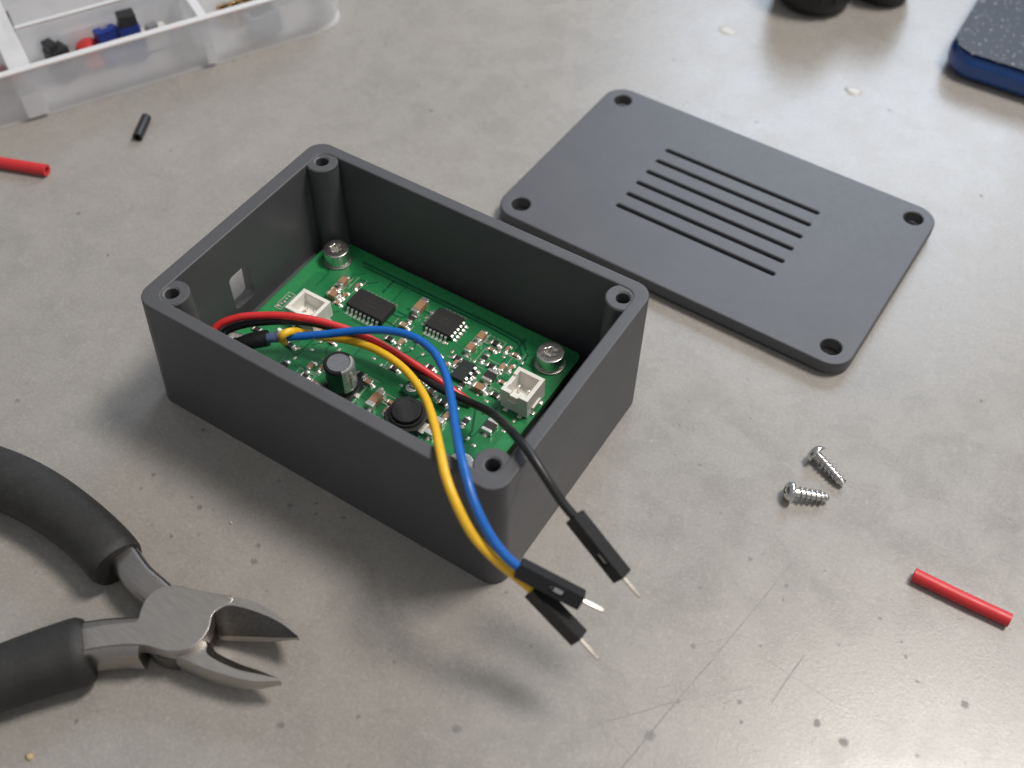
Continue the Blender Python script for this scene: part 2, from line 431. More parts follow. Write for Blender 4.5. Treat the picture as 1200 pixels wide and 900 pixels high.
c = t.mix(t.math('MULTIPLY', t.ramp(n_mid, .38, .66), .38), c, (.37, .352, .325))
c = t.mix(t.math('MULTIPLY', t.ramp(n_mid, .48, .30), .22), c, (.26, .25, .235))
c = t.mix(t.math('MULTIPLY', t.ramp(n_fine, .52, .66), .32), c, (.47, .455, .43))
c = t.mix(t.math('MULTIPLY', t.ramp(n_fine, .47, .34), .32), c, (.22, .213, .203))
worm = t.noise(.5, 7, .8, dist=.3)
c = t.mix(t.math('MULTIPLY', t.ramp(worm, .55, .66), .36), c, (.43, .41, .375))
c = t.mix(t.math('MULTIPLY', t.ramp(worm, .43, .33), .36), c, (.17, .165, .157))
c = t.mix(t.math('MULTIPLY', dark, .66), c, (.075, .072, .068))
pale = t.math('MULTIPLY', t.ramp(t.noise(.35, 5, .7), .66, .72), .5)
c = t.mix(pale, c, (.50, .49, .46))
c = t.mix(t.math('MULTIPLY', t.ramp(n_grain, .56, .70), .30), c, (.52, .50, .47))
c = t.mix(t.math('MULTIPLY', t.ramp(n_grain, .44, .30), .30), c, (.17, .165, .155))
rgh = t.math('ADD', t.ramp(n_mid, .3, .7, .22, .33), t.math('MULTIPLY', dark, .25))
t.base(c, rgh, 0, .5)
hgt = t.math('ADD', t.math('MULTIPLY', n_grain, .55), t.math('MULTIPLY', n_fine, .8))
t.bump(hgt, .30, .10)

# ------------------------------------------------------------------ bench (the surface everything rests on)
b = B()
xs = [-700, -300, 0, 300, 700]
g = [[b.verts.new((x + 20, y + 40, 0)) for x in xs] for y in xs]
for i in range(4):
    for j in range(4): b.faces.new((g[i][j], g[i][j + 1], g[i + 1][j + 1], g[i + 1][j]))
bench = put('bench_top', b, 'bench_laminate', smooth=0); bench['kind'] = 'structure'

# ------------------------------------------------------------------ open enclosure
HX, HY, H, WALL = 39.3, 26.8, 31.3, 2.6
encl = thing('enclosure_box', 'open dark grey plastic box with four corner screw posts, holding the green board', 'enclosure')
ring = plate([rrect(HX, HY, 3.6), rrect(HX - WALL, HY - WALL, 2.2)], 0.0, H, .32, 3)
hole = B()
o2 = [(p[0], p[1]) for p in rrect(2.85, 4.5, 1.1, 5)]
vv = [[hole.verts.new((x, -4.7 + a * k_ + dy, 16.6 + c_ * k_ + dz)) for a, c_ in o2] for x, k_, dy, dz in ((-45, 1.05, 3.6, -6.2), (-36.4, 1, 0, 0), (-30, 1, 0, 0))]
k = len(o2)
for va, vb in zip(vv, vv[1:]):
    for i in range(k): hole.faces.new((va[i], va[(i + 1) % k], vb[(i + 1) % k], vb[i]))
hole.faces.new(vv[0]); hole.faces.new(vv[2])
for v_ in ring.verts:               # the left outer wall leans outwards towards the foot
    if v_.co.x < -37.2 or (abs(v_.co.y) > 24.6 and v_.co.x < -34): v_.co.x -= .6 + 3.6 * (1 - v_.co.z / H)
put('wall', cut(ring, hole), 'box_plastic', encl, smooth=30)
put('floor', plate([rrect(HX - WALL + .3, HY - WALL + .3, 2.2)], .3, 2.4, .1), 'box_plastic', encl)
put('board_ledge', box(-HX + WALL - .2, -34.0, -17.0, 17.0, 2.3, 8.2, bev=.2), 'box_plastic', encl)
boss = None
for sx, sy in ((-1, -1), (1, -1), (1, 1), (-1, 1)):
    if boss is None:
        prof = [(0, 15), (1.35, 15), (1.35, H - .55), (1.62, H - .18), (3.05, H - .18), (3.3, H - .43), (3.55, 2.3)]
        bm_ = lathe(B(), prof, 36)
        for f in bm_.faces:
            zc, rc = f.calc_center_median().z, f.calc_center_median().xy.length
            if zc > H - .5 and rc < 1.62: f.material_index = 1
        boss = put('screw_post', bm_, ['box_plastic', 'worn_plastic'], encl, (sx * 35, sy * 21.9, 0))
    else: copy_child(boss, encl, (sx * 35, sy * 21.9, 0))
# standoffs under the board
so = None
SCR = [(-29.8, 16.6), (23.5, 16.6), (-30.4, -15.2), (23.4, -15.2)]
for x, y in SCR:
    if so is None: so = put('standoff', lathe(B(), [(0, 2.3), (2.9, 2.3), (2.6, 8.35), (0, 8.35)], 20), 'box_plastic', encl, (x, y, 0))
    else: copy_child(so, encl, (x, y, 0))

# ------------------------------------------------------------------ lid
LHX, LHY = 44.0, 28.6
lid_out = [rrect(LHX, LHY, 5.2)]
for sx in (-1, 1):
    for sy in (-1, 1): lid_out.append(ring2(2.2, 28, sx * 39.0, sy * 23.7))
for i in range(6):
    y = 12.75 - i * (12.75 + 11.15) / 5
    lid_out.append(rrect(20.3, .52, .5, 4, -.2, y))
lid = thing('cover_panel', 'flat grey lid with six slots and four screw holes lying behind the open box', 'cover', (29.89, 81.57, 0), -.025)
put('cover_plate', plate(lid_out, .9, 3.9, .38, 3), 'lid_plastic', lid, smooth=30)
lip = plate([rrect(LHX - 3.2, LHY - 9, 2), rrect(LHX - 4.6, LHY - 10.4, 1.4)], 0, 1.0, .1)
put('locating_lip', lip, 'lid_plastic', lid)

# ------------------------------------------------------------------ circuit board
ZB = 10.0
X0, X1, Y0, Y1 = -34.6, 27.8, -22.0, 22.0
out = []
for k, (cx, cy) in enumerate(((X1, Y1), (X0, Y1), (X0, Y0), (X1, Y0))):
    if k in (1, 2):     # rounded notch around the post
        c0 = Vector((-35, 21.9 if k == 1 else -21.9)); r = 4.3
        a = [(-.0 - i * math.pi / 2 / 8) for i in range(9)] if k == 1 else [(math.pi / 2 - i * math.pi / 2 / 8) for i in range(9)]
        pts = [(max(X0, c0.x + r * math.cos(q)), c0.y + r * math.sin(q)) for q in a]
        out += pts
    else:
        s = 1 if k == 0 else -1; q0 = 0 if k == 0 else -math.pi / 2
        r = 1.5
        out += [(cx - r + r * math.cos(q0 + i * math.pi / 12), cy - s * r + r * math.sin(q0 + i * math.pi / 12)) for i in range(7)]
pcb = thing('circuit_board', 'green printed circuit board packed with small components inside the open grey box', 'circuit board', (0, 0, ZB))
bb = plate([out], -1.6, 0, .04)
for f in bb.faces:
    f.material_index = 1 if abs(f.calc_center_median().z + .8) < .7 else 0
put('substrate', bb, ['soldermask', 'board_edge'], pcb)

def flatpoly(bm, pts, z):
    bm.faces.new([bm.verts.new((p[0], p[1], z)) for p in pts]); return bm
def ribbon(bm, pts, w, z):
    P_ = [Vector((p[0], p[1], 0)) for p in pts]; L = []
    for i, p in enumerate(P_):
        d = (P_[min(i + 1, len(P_) - 1)] - P_[max(i - 1, 0)]).normalized(); s = Vector((-d.y, d.x, 0)) * w / 2
        L.append((bm.verts.new((p.x + s.x, p.y + s.y, z)), bm.verts.new((p.x - s.x, p.y - s.y, z))))
    for a, c_ in zip(L, L[1:]): bm.faces.new((a[0], a[1], c_[1], c_[0]))
    return bm
L2 = lambda u, v, z=ZB: tuple(at(u, v, z)[:2])
pour = B()
flatpoly(pour, [(X0 + .3, -16), (X0 + 3.2, -16), (X0 + 3.2, 11), (X0 + 4.6, 12.4), (X0 + 4.6, 14), (X0 + .3, 16.5)], .025)
flatpoly(pour, [(-26, Y1 - .4), (-26, Y1 - 2.6), (X1 - 4, Y1 - 2.6), (X1 - 4, Y1 - .4)], .025)
flatpoly(pour, [(X1 - 2.6, -16), (X1 - .3, -16), (X1 - .3, 1), (X1 - 2.6, 1)], .025)
flatpoly(pour, [(-15, -8), (-4, -5), (6, -5.2), (6, -3), (-14, -2.6)], .025)
o = put('copper_pour', pour, 'mask_light', pcb, smooth=0); o['kind'] = 'stuff'
tr_ = B(); rnd = random.Random(3)
for pts in [[(-25, 18.9), (10, 18.9), (16, 18.5), (18.6, 16), (19.2, 12.5)], [(-24, 18.0), (9, 18.1), (15.2, 17.7), (17.6, 15.4), (18, 11)],
            [L2(540, 523), L2(553, 505), L2(557, 480)], [(-9, 13), (-6, 14.5), (-3, 14.5)], [(-16, 14), (-16, 18)]]:
    ribbon(tr_, pts, .45, .03)
for i in range(58):
    x, y = rnd.uniform(-31, 24), rnd.uniform(-19, 16); ln = rnd.uniform(2, 7); k = rnd.choice(((1, 0), (0, 1), (1, 0), (0, -1)))
    p1 = (x + k[0] * ln, y + k[1] * ln); q = rnd.choice((-1, 1)) * rnd.uniform(.8, 2)
    p2 = (p1[0] + abs(q) * k[0] + (q if k[0] == 0 else 0), p1[1] + abs(q) * k[1] + (q if k[1] == 0 else 0))
    P3 = [(max(X0 + 1, min(X1 - 1, a)), max(Y0 + 1, min(Y1 - 1, c_))) for a, c_ in ((x, y), p1, p2)]
    ribbon(tr_, P3, rnd.choice((.22, .28, .4)), .012 + i * .0002)
o = put('copper_traces', tr_, 'mask_dark', pcb, smooth=0); o['kind'] = 'stuff'
tl_ = B()
for i in range(46):
    x, y = rnd.uniform(-31, 24), rnd.uniform(-19, 16); ln = rnd.uniform(1.5, 6); k = rnd.choice(((1, 0), (0, 1)))
    P3 = [(x, y), (min(X1 - 1, x + k[0] * ln), min(Y1 - 1, y + k[1] * ln))]
    ribbon(tl_, P3, rnd.choice((.2, .3)), .036 + i * .0002)
o = put('light_traces', tl_, 'mask_light', pcb, smooth=0); o['kind'] = 'stuff'

# --- mounting screws
lobes = []
for i in range(36):
    a = 2 * math.pi * i / 36; r = 1.12 + .17 * math.cos(6 * a); lobes.append((r * math.cos(a), r * math.sin(a)))
scr0 = None
for i, (x, y) in enumerate(SCR):
    rz = (.3, .9, .1, .55)[i]
    if scr0 is None:
        hb = plate([ring2(2.78, 40), lobes], .35, 3.5, .24, 3)
        lathe(hb, [(0, 1.9), (1.6, 1.9)], 24)
        scr0 = put('mounting_screw', hb, 'bright_steel', pcb, (x, y, 0), (0, 0, rz), smooth=32)
        wsh0 = put('washer', plate([ring2(3.15, 36), ring2(1.7, 24)], .02, .36, .08), 'steel', scr0)
        pin0 = put('socket_floor', lathe(B(), [(0, 2.25), (.5, 2.2), (.62, 1.92)], 16), 'bright_steel', scr0)
    else:
        s_ = copy_child(scr0, pcb, (x, y, 0), (0, 0, rz)); copy_child(wsh0, s_); copy_child(pin0, s_)

# --- chips with gull-wing leads
def lead_mesh(reach=1.4, drop=1.0, w=.56):
    bm = B(); prof = [(-.12, drop), (.22, drop), (.44, drop - .14), (.62, .18), (.80, .06), (reach, .06)]
    th = .16; a = []
    for i, (x, z) in enumerate(prof):
        a.append([bm.verts.new((x, s * w / 2, z + h)) for s in (-1, 1) for h in (0, th)])
    for p, q in zip(a, a[1:]):
        for i, j in ((0, 1), (1, 3), (3, 2), (2, 0)): bm.faces.new((p[i], p[j], q[j], q[i]))
    bm.faces.new((a[0][0], a[0][1], a[0][3], a[0][2])); bm.faces.new((a[-1][0], a[-1][1], a[-1][3], a[-1][2]))
    return bm
def chip(name, cx, cy, lx, ly, h, nx, ny, label, mat='chip_black'):
    bm = box(-lx / 2, lx / 2, -ly / 2, ly / 2, .22, h)
    bmesh.ops.bevel(bm, geom=[e for e in bm.edges], offset=.12, segments=1, affect='EDGES')
    body = put(name, bm, mat, pcb, (cx, cy, 0), smooth=0, label=label)
    dot = put('index_mark', lathe(B(), [(0, h + .004), (.32, h + .004), (.36, h - .03)], 16), 'part_grey' if False else 'resistor_black', body, (-lx / 2 + .8, -ly / 2 + .8, 0))
    mk = B(); rk = random.Random(int(cx * 10))
    for row in range(2):
        xx = -lx * .22
        while xx < lx * .2:
            w_ = rk.uniform(.12, .42); h0 = rk.uniform(.1, .3)
            flatpoly(mk, [(xx, ly * (.08 - .2 * row)), (xx + w_, ly * (.08 - .2 * row)), (xx + w_, ly * (.08 - .2 * row) + h0), (xx, ly * (.08 - .2 * row) + h0)], h + .006); xx += w_ + .18
    put('laser_mark', mk, 'chip_mark', body, smooth=0)
    lm = put('lead', lead_mesh(), 'solder', body, smooth=40); first = True
    spots_ = []
    for n_, l, ax in ((nx, lx, 0), (ny, ly, 1)):
        for i in range(n_):
            p = (i - (n_ - 1) / 2) * (l * .93 / max(1, n_ - .0))
            spots_ += [((p, -ly / 2, 0), -math.pi / 2), ((p, ly / 2, 0), math.pi / 2)] if ax == 0 else [((lx / 2, p, 0), 0), ((-lx / 2, p, 0), math.pi)]
    for l_, r_ in spots_:
        if first: lm.location = Vector(l_) * MM; lm.rotation_euler = (0, 0, r_); first = False
        else: copy_child(lm, body, l_, (0, 0, r_))
    return body
chip('driver_chip', -15.0, 8.85, 9.0, 5.1, 1.9, 8, 0, 'long black chip with a row of leads on both long sides')
chip('controller_chip', .4, 13.3, 6.0, 5.6, 1.7, 6, 5, 'square black chip with leads on all sides')
cxy = L2(543, 435, ZB + .6)
chip('power_transistor', cxy[0], cxy[1], 3.1, 5.0, 1.0, 0, 3, 'small slate coloured chip under the blue wire', 'chip_slate')

# --- white connectors
def connector(x0, x1, y0, y1, h, label, flip):
    w = .85
    bm = B(); cx, cy = (x0 + x1) / 2, (y0 + y1) / 2; a, c_ = (x1 - x0) / 2, (y1 - y0) / 2
    add_box(bm, -a, a, -c_, c_, .15, 1.3, .06)
    add_box(bm, -a, a, c_ - w, c_, 1.2, h, .1)                        # back
    add_box(bm, a - w, a, -c_, c_ - w + .05, 1.2, h - .01, .1)        # right
    add_box(bm, -a, -a + w, -c_ + w, c_ - w, 1.2, h - (.02 if flip else .5), .1)       # left, lowered notch
    if not flip: 
        add_box(bm, -a + .015, -a + w - .02, -c_ + w - .05, -c_ + 2.1, 1.25, h - .02, .1); add_box(bm, -a + .015, -a + w - .02, c_ - 2.1, c_ - w + .05, 1.25, h - .02, .1)
    if flip: add_box(bm, -a, a - w + .05, -c_, -c_ + w, 1.2, h - .03, .1)
    else:
        add_box(bm, -a, -.9, -c_, -c_ + w, 1.2, h - .03, .1); add_box(bm, .9, a - w + .05, -c_, -c_ + w, 1.2, h - .03, .1)
        add_box(bm, -.95, .95, -c_, -c_ + w - .05, 1.2, h - .6, .1)
    root = put('white_connector', bm, 'nylon_white', pcb, (cx, cy, 0), smooth=30, label=label)
    if not flip:
        put('keying_block', box(-1.5, 1.5, -c_ + w, -c_ + 2.3, 1.2, h - 2.2, bev=.12), 'nylon_white', root)
        put('side_rib', box(a - .02, a + .35, -1.6, 1.3, 1.0, 1.8, bev=.1), 'nylon_white', root)
        put('front_tab', box(-1.3, .6, -c_ - .22, -c_ + .02, 2.3, 3.2, bev=.08), 'nylon_white', root)
    for s in (-1, 1):
        put('contact_pin', box(s * 1.1 - .28, s * 1.1 + .28, .1, .66, 1.2, h - 1.6, bev=.1), 'solder', root)
        put('solder_tab', box(s * 1.6 - .45, s * 1.6 + .45, -c_ - .75, -c_ + .1, .03, .2, bev=.05), 'solder', root)
    for s in (-1, 1): put('solder_tab', box(a - .1, a + .6, s * 1.5 - .45, s * 1.5 + .45, .03, .22, bev=.05), 'solder', root)
connector(20.9, 26.9, 2.35, 8.9, 5.3, 'white two-way socket near the right screw', False)
connector(-27.5, -20.6, -2.9, 3.3, 4.3, 'white two-way socket behind the red wire', True)

# --- electrolytic capacitor
cx, cy = -7.2, -10.7
capo = put('electrolytic_capacitor', lathe(B(), [(0, .9), (2.75, .9), (3.0, 1.15), (3.0, 1.5), (2.88, 1.75), (3.0, 2.0), (3.0, 7.35), (2.93, 7.7), (2.72, 7.92), (2.3, 7.97), (2.22, 7.86), (0, 7.86)], 48), 'can_black', pcb, (cx, cy, 0), label='upright black and silver round capacitor')
put('can_top', lathe(B(), [(2.2, 7.84), (2.18, 7.92), (0, 7.93)], 36), 'can_top', capo)
put('polarity_stripe', lathe(B(), [(3.02, 1.95), (3.025, 2.1), (3.025, 7.33), (2.955, 7.7), (2.74, 7.945), (2.32, 7.995)], 24, a0=math.radians(-40), a1=math.radians(70)), 'can_silver', capo)
for i in range(4):
    put('stripe_dash', lathe(B(), [(3.032, 2.6 + i * 1.15), (3.032, 3.3 + i * 1.15)], 4, a0=math.radians(-14), a1=math.radians(-6)), 'can_print', capo, smooth=60)
bs = plate([[(-3.3, -3.3), (2.2, -3.3), (3.3, -2.2), (3.3, 2.2), (2.2, 3.3), (-3.3, 3.3)]], .12, .9, .08)
put('base', bs, 'housing_black', capo)
for s in (-1, 1): put('terminal', box(s * 3.4 - .6, s * 3.4 + .6, -.5, .5, .03, .28, bev=.05), 'solder', capo)
put('base_outline', plate([rrect(3.85, 3.85, .6, 3), rrect(3.68, 3.68, .5, 3)], .03, .055), 'silk', capo, smooth=0)

# --- power inductor
cx, cy = 8.1, -10.4
ch = 1.6
octo = lambda r, c_: [(r, -r + c_), (r, r - c_), (r - c_, r), (-r + c_, r), (-r, r - c_), (-r, -r + c_), (-r + c_, -r), (r - c_, -r)]
ind = put('power_inductor', plate([octo(3.85, 1.7)], .2, 2.5, .2), 'ferrite', pcb, (cx, cy, 0), label='squat black inductor with a round cap')
put('core_cap', lathe(B(), [(3.45, 2.4), (3.45, 2.85), (3.3, 3.0), (3.05, 3.0), (3.0, 2.7), (2.86, 2.7), (2.86, 3.5), (2.74, 3.65), (2.4, 3.67), (2.3, 3.6), (0, 3.6)], 40), 'ferrite', ind)
for s in (-1, 1):
    put('terminal', box(s * 3.9 - .35, s * 3.9 + .45, -1.3, 1.3, .03, .7, bev=.1), 'solder', ind)
    put('terminal', box(-1.2, 1.2, s * 4.0 - .3, s * 4.0 + .3, .03, .5, bev=.1), 'solder', ind)
# round trimmer behind the inductor
p = L2(482.5, 456, ZB + 1)
tm = put('round_trimmer', lathe(B(), [(0, .1), (1.9, .1), (1.9, 1.3), (1.7, 1.5), (0, 1.5)], 28), 'mask_dark', pcb, (p[0], p[1], 0), label='small round dark green trimmer')
put('metal_rotor', plate([ring2(1.15, 20), rrect(.75, .16, .1, 2)], 1.45, 1.6, .03), 'solder', tm)

# --- chip capacitors and resistors, copied from one of each kind
kinds = {}
def passive(kind, u, v, rz, dz=.5):
    nm, l, w, h, bodym, endm = {
        'C': ('chip_capacitor', 2.9, 1.55, 1.35, 'ceramic_brown', 'solder'),
        'CL': ('chip_capacitor', 4.4, 1.8, 1.5, 'ceramic_brown', 'solder'),
        'CS': ('chip_capacitor', 2.0, 1.15, .9, 'ceramic_tan', 'solder'),
        'R': ('chip_resistor', 2.0, 1.2, .55, 'resistor_black', 'solder'),
        'RS': ('chip_resistor', 1.5, .85, .5, 'ceramic_brown', 'solder'),
        'D': ('diode', 3.0, 2.2, 1.3, 'resistor_black', 'solder')}[kind]
    x, y = L2(u, v, ZB + dz)
    e = l * .23
    if kind not in kinds:
        bd = put(nm, box(-l / 2 + e * .5, l / 2 - e * .5, -w / 2 + .03, w / 2 - .03, .08, h - .03, bev=.05, seg=1), bodym, pcb, (x, y, 0), (0, 0, rz), smooth=0)
        c1 = put('end_cap', box(-l / 2, -l / 2 + e, -w / 2, w / 2, .03, h, bev=.09), endm, bd)
        c2 = copy_child(c1, bd, None, (0, 0, math.pi))
        fl = B()
        f0 = put('solder_fillet', lathe(fl, [(0, .42), (.25, .30), (.55, .06), (.6, .03)], 10), endm, bd, (-l / 2 - .1, 0, 0)); 
        f1 = copy_child(f0, bd, (l / 2 + .1, 0, 0))
        kinds[kind] = (bd, c1, f0)
    else:
        bd0, c1, f0 = kinds[kind]
        bd = copy_child(bd0, pcb, (x, y, 0), (0, 0, rz)); copy_child(c1, bd); copy_child(c1, bd, None, (0, 0, math.pi))
        copy_child(f0, bd); copy_child(f0, bd, (l / 2 + .1, 0, 0))
    return x, y
Q = math.pi / 2
PAS = [('C', 402.5, 331, Q), ('C', 391, 346.5, 0), ('CL', 492.5, 360.5, Q), ('R', 482.5, 372.5, Q), ('CS', 473, 381, 0), ('R', 456.5, 396.5, 0),
       ('C', 564, 395.5, Q), ('C', 551.5, 408.5, Q), ('R', 580.5, 401.5, 0), ('RS', 576, 408.5, 0), ('R', 567.5, 418.5, Q), ('R', 536, 419, 0), ('RS', 522.5, 427, Q), ('R', 504, 430, 0),
       ('R', 575.5, 428, 0), ('CS', 589, 430.5, Q), ('RS', 599, 430, Q), ('D', 574, 442, Q), ('C', 561.5, 455, 0), ('RS', 588.5, 447, 0), ('R', 580, 462, 0),
       ('R', 340, 404, 0), ('R', 332.5, 427, Q), ('CS', 364, 429, Q), ('R', 357, 440, 0), ('RS', 368, 447, 0), ('RS', 376, 430, Q), ('R', 422.5, 438.5, 0), ('CS', 431.5, 447.5, 0),
       ('CL', 440.5, 469, Q), ('RS', 457.5, 470.5, 0), ('RS', 453, 479, Q), ('CL', 509, 502, Q), ('R', 519, 471.5, 0), ('CS', 523, 488, Q), ('D', 574, 501, Q), ('R', 555, 437.5, Q),
       ('RS', 534, 424, Q), ('RS', 541, 426, Q), ('R', 541, 450, Q), ('R', 462, 431, 0), ('RS', 494, 446, 0), ('CS', 505, 459, 0), ('R', 545, 493, Q), ('RS', 419, 334, Q), ('RS', 395, 354, 0), ('RS', 404, 345, Q),
       ('RS', 392, 338, 0), ('RS', 487, 398, 0), ('RS', 513, 414, 0), ('CS', 470, 401, Q), ('RS', 388, 400, 0), ('RS', 376, 385, Q), ('R', 301, 385, 0), ('RS', 604, 415, 0), ('RS', 595, 408, Q)]
for a in PAS: passive(*a)

# --- bare pads, vias and silkscreen
pad0 = None
PADS = [(333, 353), (325, 357), (469, 393), (500, 372), (506, 366), (530, 412), (547, 417), (556, 423), (590, 418), (612, 425), (549, 470), (560, 462), (536, 478), (531, 495), (350, 408), (345, 420), (383, 437), (415, 452), (447, 455), (428, 440),
        (555, 522), (548, 514), (590, 505), (602, 493), (470, 452), (446, 428), (438, 420), (462, 412), (500, 405), (397, 410), (365, 410), (376, 400), (523, 402), (585, 412), (570, 470), (495, 415), (482, 408)]
for i, (u, v) in enumerate(PADS):
    x, y = L2(u, v)
    if pad0 is None: pad0 = put('solder_pad', box(-.42, .42, -.27, .27, .0, .09, bev=.04), 'tin_pad', pcb, (x, y, 0))
    else: copy_child(pad0, pcb, (x, y, 0), (0, 0, (i % 2) * Q))
sk = B()
def outline(cx, cy, a, c_, w=.14, gap=False):
    z = .05
    for x0, x1, y0, y1 in ((-a, a, -c_ - w, -c_), (-a, a, c_, c_ + w), (-a - w, -a, -c_ - w, c_ + w), (a, a + w, -c_ - w, c_ + w)):
        if gap and rnd.random() < .4: continue
        flatpoly(sk, [(cx + x0, cy + y0), (cx + x1, cy + y0), (cx + x1, cy + y1), (cx + x0, cy + y1)], z)
for kd, u, v, rz in PAS[::2]:
    x, y = L2(u, v); a, c_ = (1.9, 1.0) if rz == 0 else (1.0, 1.9)
    outline(x, y, a, c_, .10, True)
for (u, v, a, c_) in ((334, 352.5, .75, 2.3),):
    x, y = L2(u, v); outline(x, y, a, c_, .16)
x, y = L2(334, 352.5)
for i in range(5): flatpoly(sk, [(x - .45, y - 1.9 + i * .8), (x + .45 - .2 * (i % 2), y - 1.9 + i * .8), (x + .45 - .2 * (i % 2), y - 1.6 + i * .8), (x - .45, y - 1.6 + i * .8)], .052)
o = put('silkscreen', sk, 'silk', pcb, smooth=0); o['kind'] = 'stuff'
vi = B()
for i in range(90):
    x, y = rnd.uniform(-32, 25), rnd.uniform(-19, 19)
    lathe(vi, [(.13, .055 + i * 1e-5), (.26, .055 + i * 1e-5)], 8, cx=x, cy=y)
o = put('vias', vi, 'mask_light', pcb, smooth=0); o['kind'] = 'stuff'

# ------------------------------------------------------------------ jumper wires
RW = .79
def path(px, pre=()): return list(map(Vector, pre)) + [at(*q) for q in px]
def wire(name, label, mat, pts, house=None, pin=None):
    S = spline(pts, .8)
    root = thing(name, label, 'wire', tuple(pts[0]), group=None)
    put('insulation', sweep(B(), S, circ(RW * (.92 if 'red' in name else 1), 16)), mat, root, world=True, smooth=60)
    if house:
        a, c_, e = at(*house[0]), at(*house[1]), at(*pin)
        d = (c_ - a).normalized()
        tc = CAM - a; tc = (tc - d * tc.dot(d)).normalized(); th = math.radians(house[2])
        u2 = tc * math.cos(th) + d.cross(tc) * math.sin(th); s2 = d.cross(u2)
        m = Matrix((s2, d, u2)).transposed().to_4x4(); m.translation = a
        L = (c_ - a).length; w = 1.3
        bm = box(-w, w, 0, L, -w, w)
        # window that shows the crimped contact, and the open wire end
        cu = B(); o2 = rrect(.62, 1.35, .6, 5)
        v2 = [[cu.verts.new((x_, L - 4.4 + y_, z_)) for x_, y_ in o2] for z_ in (.5, 3)]
        kk = len(o2)
        for i in range(kk): cu.faces.new((v2[0][i], v2[0][(i + 1) % kk], v2[1][(i + 1) % kk], v2[1][i]))
        cu.faces.new(v2[0]); cu.faces.new(v2[1])
        bmesh.ops.bevel(bm, geom=list(bm.edges), offset=.1, segments=2, affect='EDGES')
        bm = cut(bm, cu)
        cu2 = B(); lathe(cu2, [(0, -1), (.95, -1), (.95, 1), (0, 1)], 16)
        bmesh.ops.rotate(cu2, matrix=Matrix.Rotation(-math.pi / 2, 3, 'X'), verts=cu2.verts)
        bm = cut(bm, cu2)
        bmesh.ops.transform(bm, matrix=m, verts=bm.verts)
        h = put('connector_housing', bm, 'housing_black', root, world=True, smooth=30)
        lt = box(-.5, .5, L - 5.6, L - 3.2, .35, 1.0, bev=.22)
        bmesh.ops.transform(lt, matrix=m, verts=lt.verts)
        put('crimp_contact', lt, 'bright_steel', h, loc=None, world=False) if False else child_world('crimp_contact', lt, 'bright_steel', h, root)
        nb = box(-.55, .55, L * .52, L * .52 + .5, w - .05, w + .12, bev=.05)
        bmesh.ops.transform(nb, matrix=m, verts=nb.verts); child_world('latch_mark', nb, 'housing_black', h, root)
        pb = B(); pp = [c_ - d * .4, c_ + (e - c_) * .5, e - (e - c_).normalized() * .3, e]
        sweep(pb, pp, superell(.31, .31, 5, 8), scale=lambda f: (1, 1) if f < .95 else (.65, .65))
        child_world('pin', pb, 'pin_tin', root, root)
    return root
def child_world(name, bm, mat, parent, root):
    bmesh.ops.translate(bm, vec=-(root.location / MM), verts=bm.verts)
    return put(name, bm, mat, parent)

wire('red_jumper_wire', 'red insulated wire arching across the board from the left wall', 'wire_red',
     path([(252, 385, 18), (275, 373, 19.5), (310, 369.5, 20), (345, 371, 20), (385, 379, 19), (430, 395, 17.5), (470, 417, 16), (510, 442.5, 14), (538, 462, 12), (553, 473, 10.8)], [(-27, -21.0, 11.0), (-31.5, -20.6, 14.5)]))
wire('black_jumper_wire', 'black wire leaving over the right-hand wall to a single pin plug', 'wire_black',
     path([(262, 391, 16), (285, 380.5, 17.3), (310, 377, 17.8), (340, 376, 17.8), (372, 379.5, 17), (405, 390, 15.5), (440, 407.5, 14.2), (480, 431, 13.6), (515, 455, 13.8), (545, 469, 15), (572, 481.5, 19), (592, 498, 26), (605, 512, 32.2), (620, 530, 33.6), (640, 560, 32.2), (660, 590, 29.6), (677, 610, 27.8)],
          [(-24, -21.5, 11.0), (-28.6, -20.6, 13.5)]),
     ((673, 605, 28.2), (729.5, 676, 22.5), 50), (750.5, 700, 20.4))
bl = wire('blue_jumper_wire', 'blue wire curving over the box front corner to the upper crossed plug', 'wire_blue',
     path([(322, 395.5, 16.8), (345, 394.5, 17.5), (380, 391.8, 18.5), (420, 387.5, 20), (455, 387.5, 21), (485, 395, 22), (507, 411, 23), (521, 436, 24.5), (528.5, 466, 26.8), (533.5, 500, 30), (539, 530, 32.9), (545.5, 556, 34), (556, 590, 32.6), (574, 627, 29.6), (594, 653, 27.2), (612, 668, 25.6)]),
     ((607, 664.5, 26.0), (682, 703.5, 22.5), 30), (707.5, 716, 21.6))
put('strain_sleeve', sweep(B(), spline([at(306, 397.5, 16.2), at(318, 395.8, 16.7), at(331, 395, 17.1)], .6), circ(1.0, 14)), 'wire_slate', bl, world=True)
sl = spline([Vector((-20.5, -20.5, 11.8)), at(276, 406.5, 14.0), at(288, 401.5, 15.3), at(300, 398.5, 16.0), at(314, 396, 16.5)], .5)
put('heat_shrink_sleeve', sweep(B(), sl, circ(1.0, 14), scale=lambda f: (1.45 + .25 * math.sin(9 * f) + .35 * max(0, f - .6), 1.3 + .2 * math.cos(7 * f) + .35 * max(0, f - .6))), 'sleeve_black', bl, world=True, label='black wrapped sleeve')
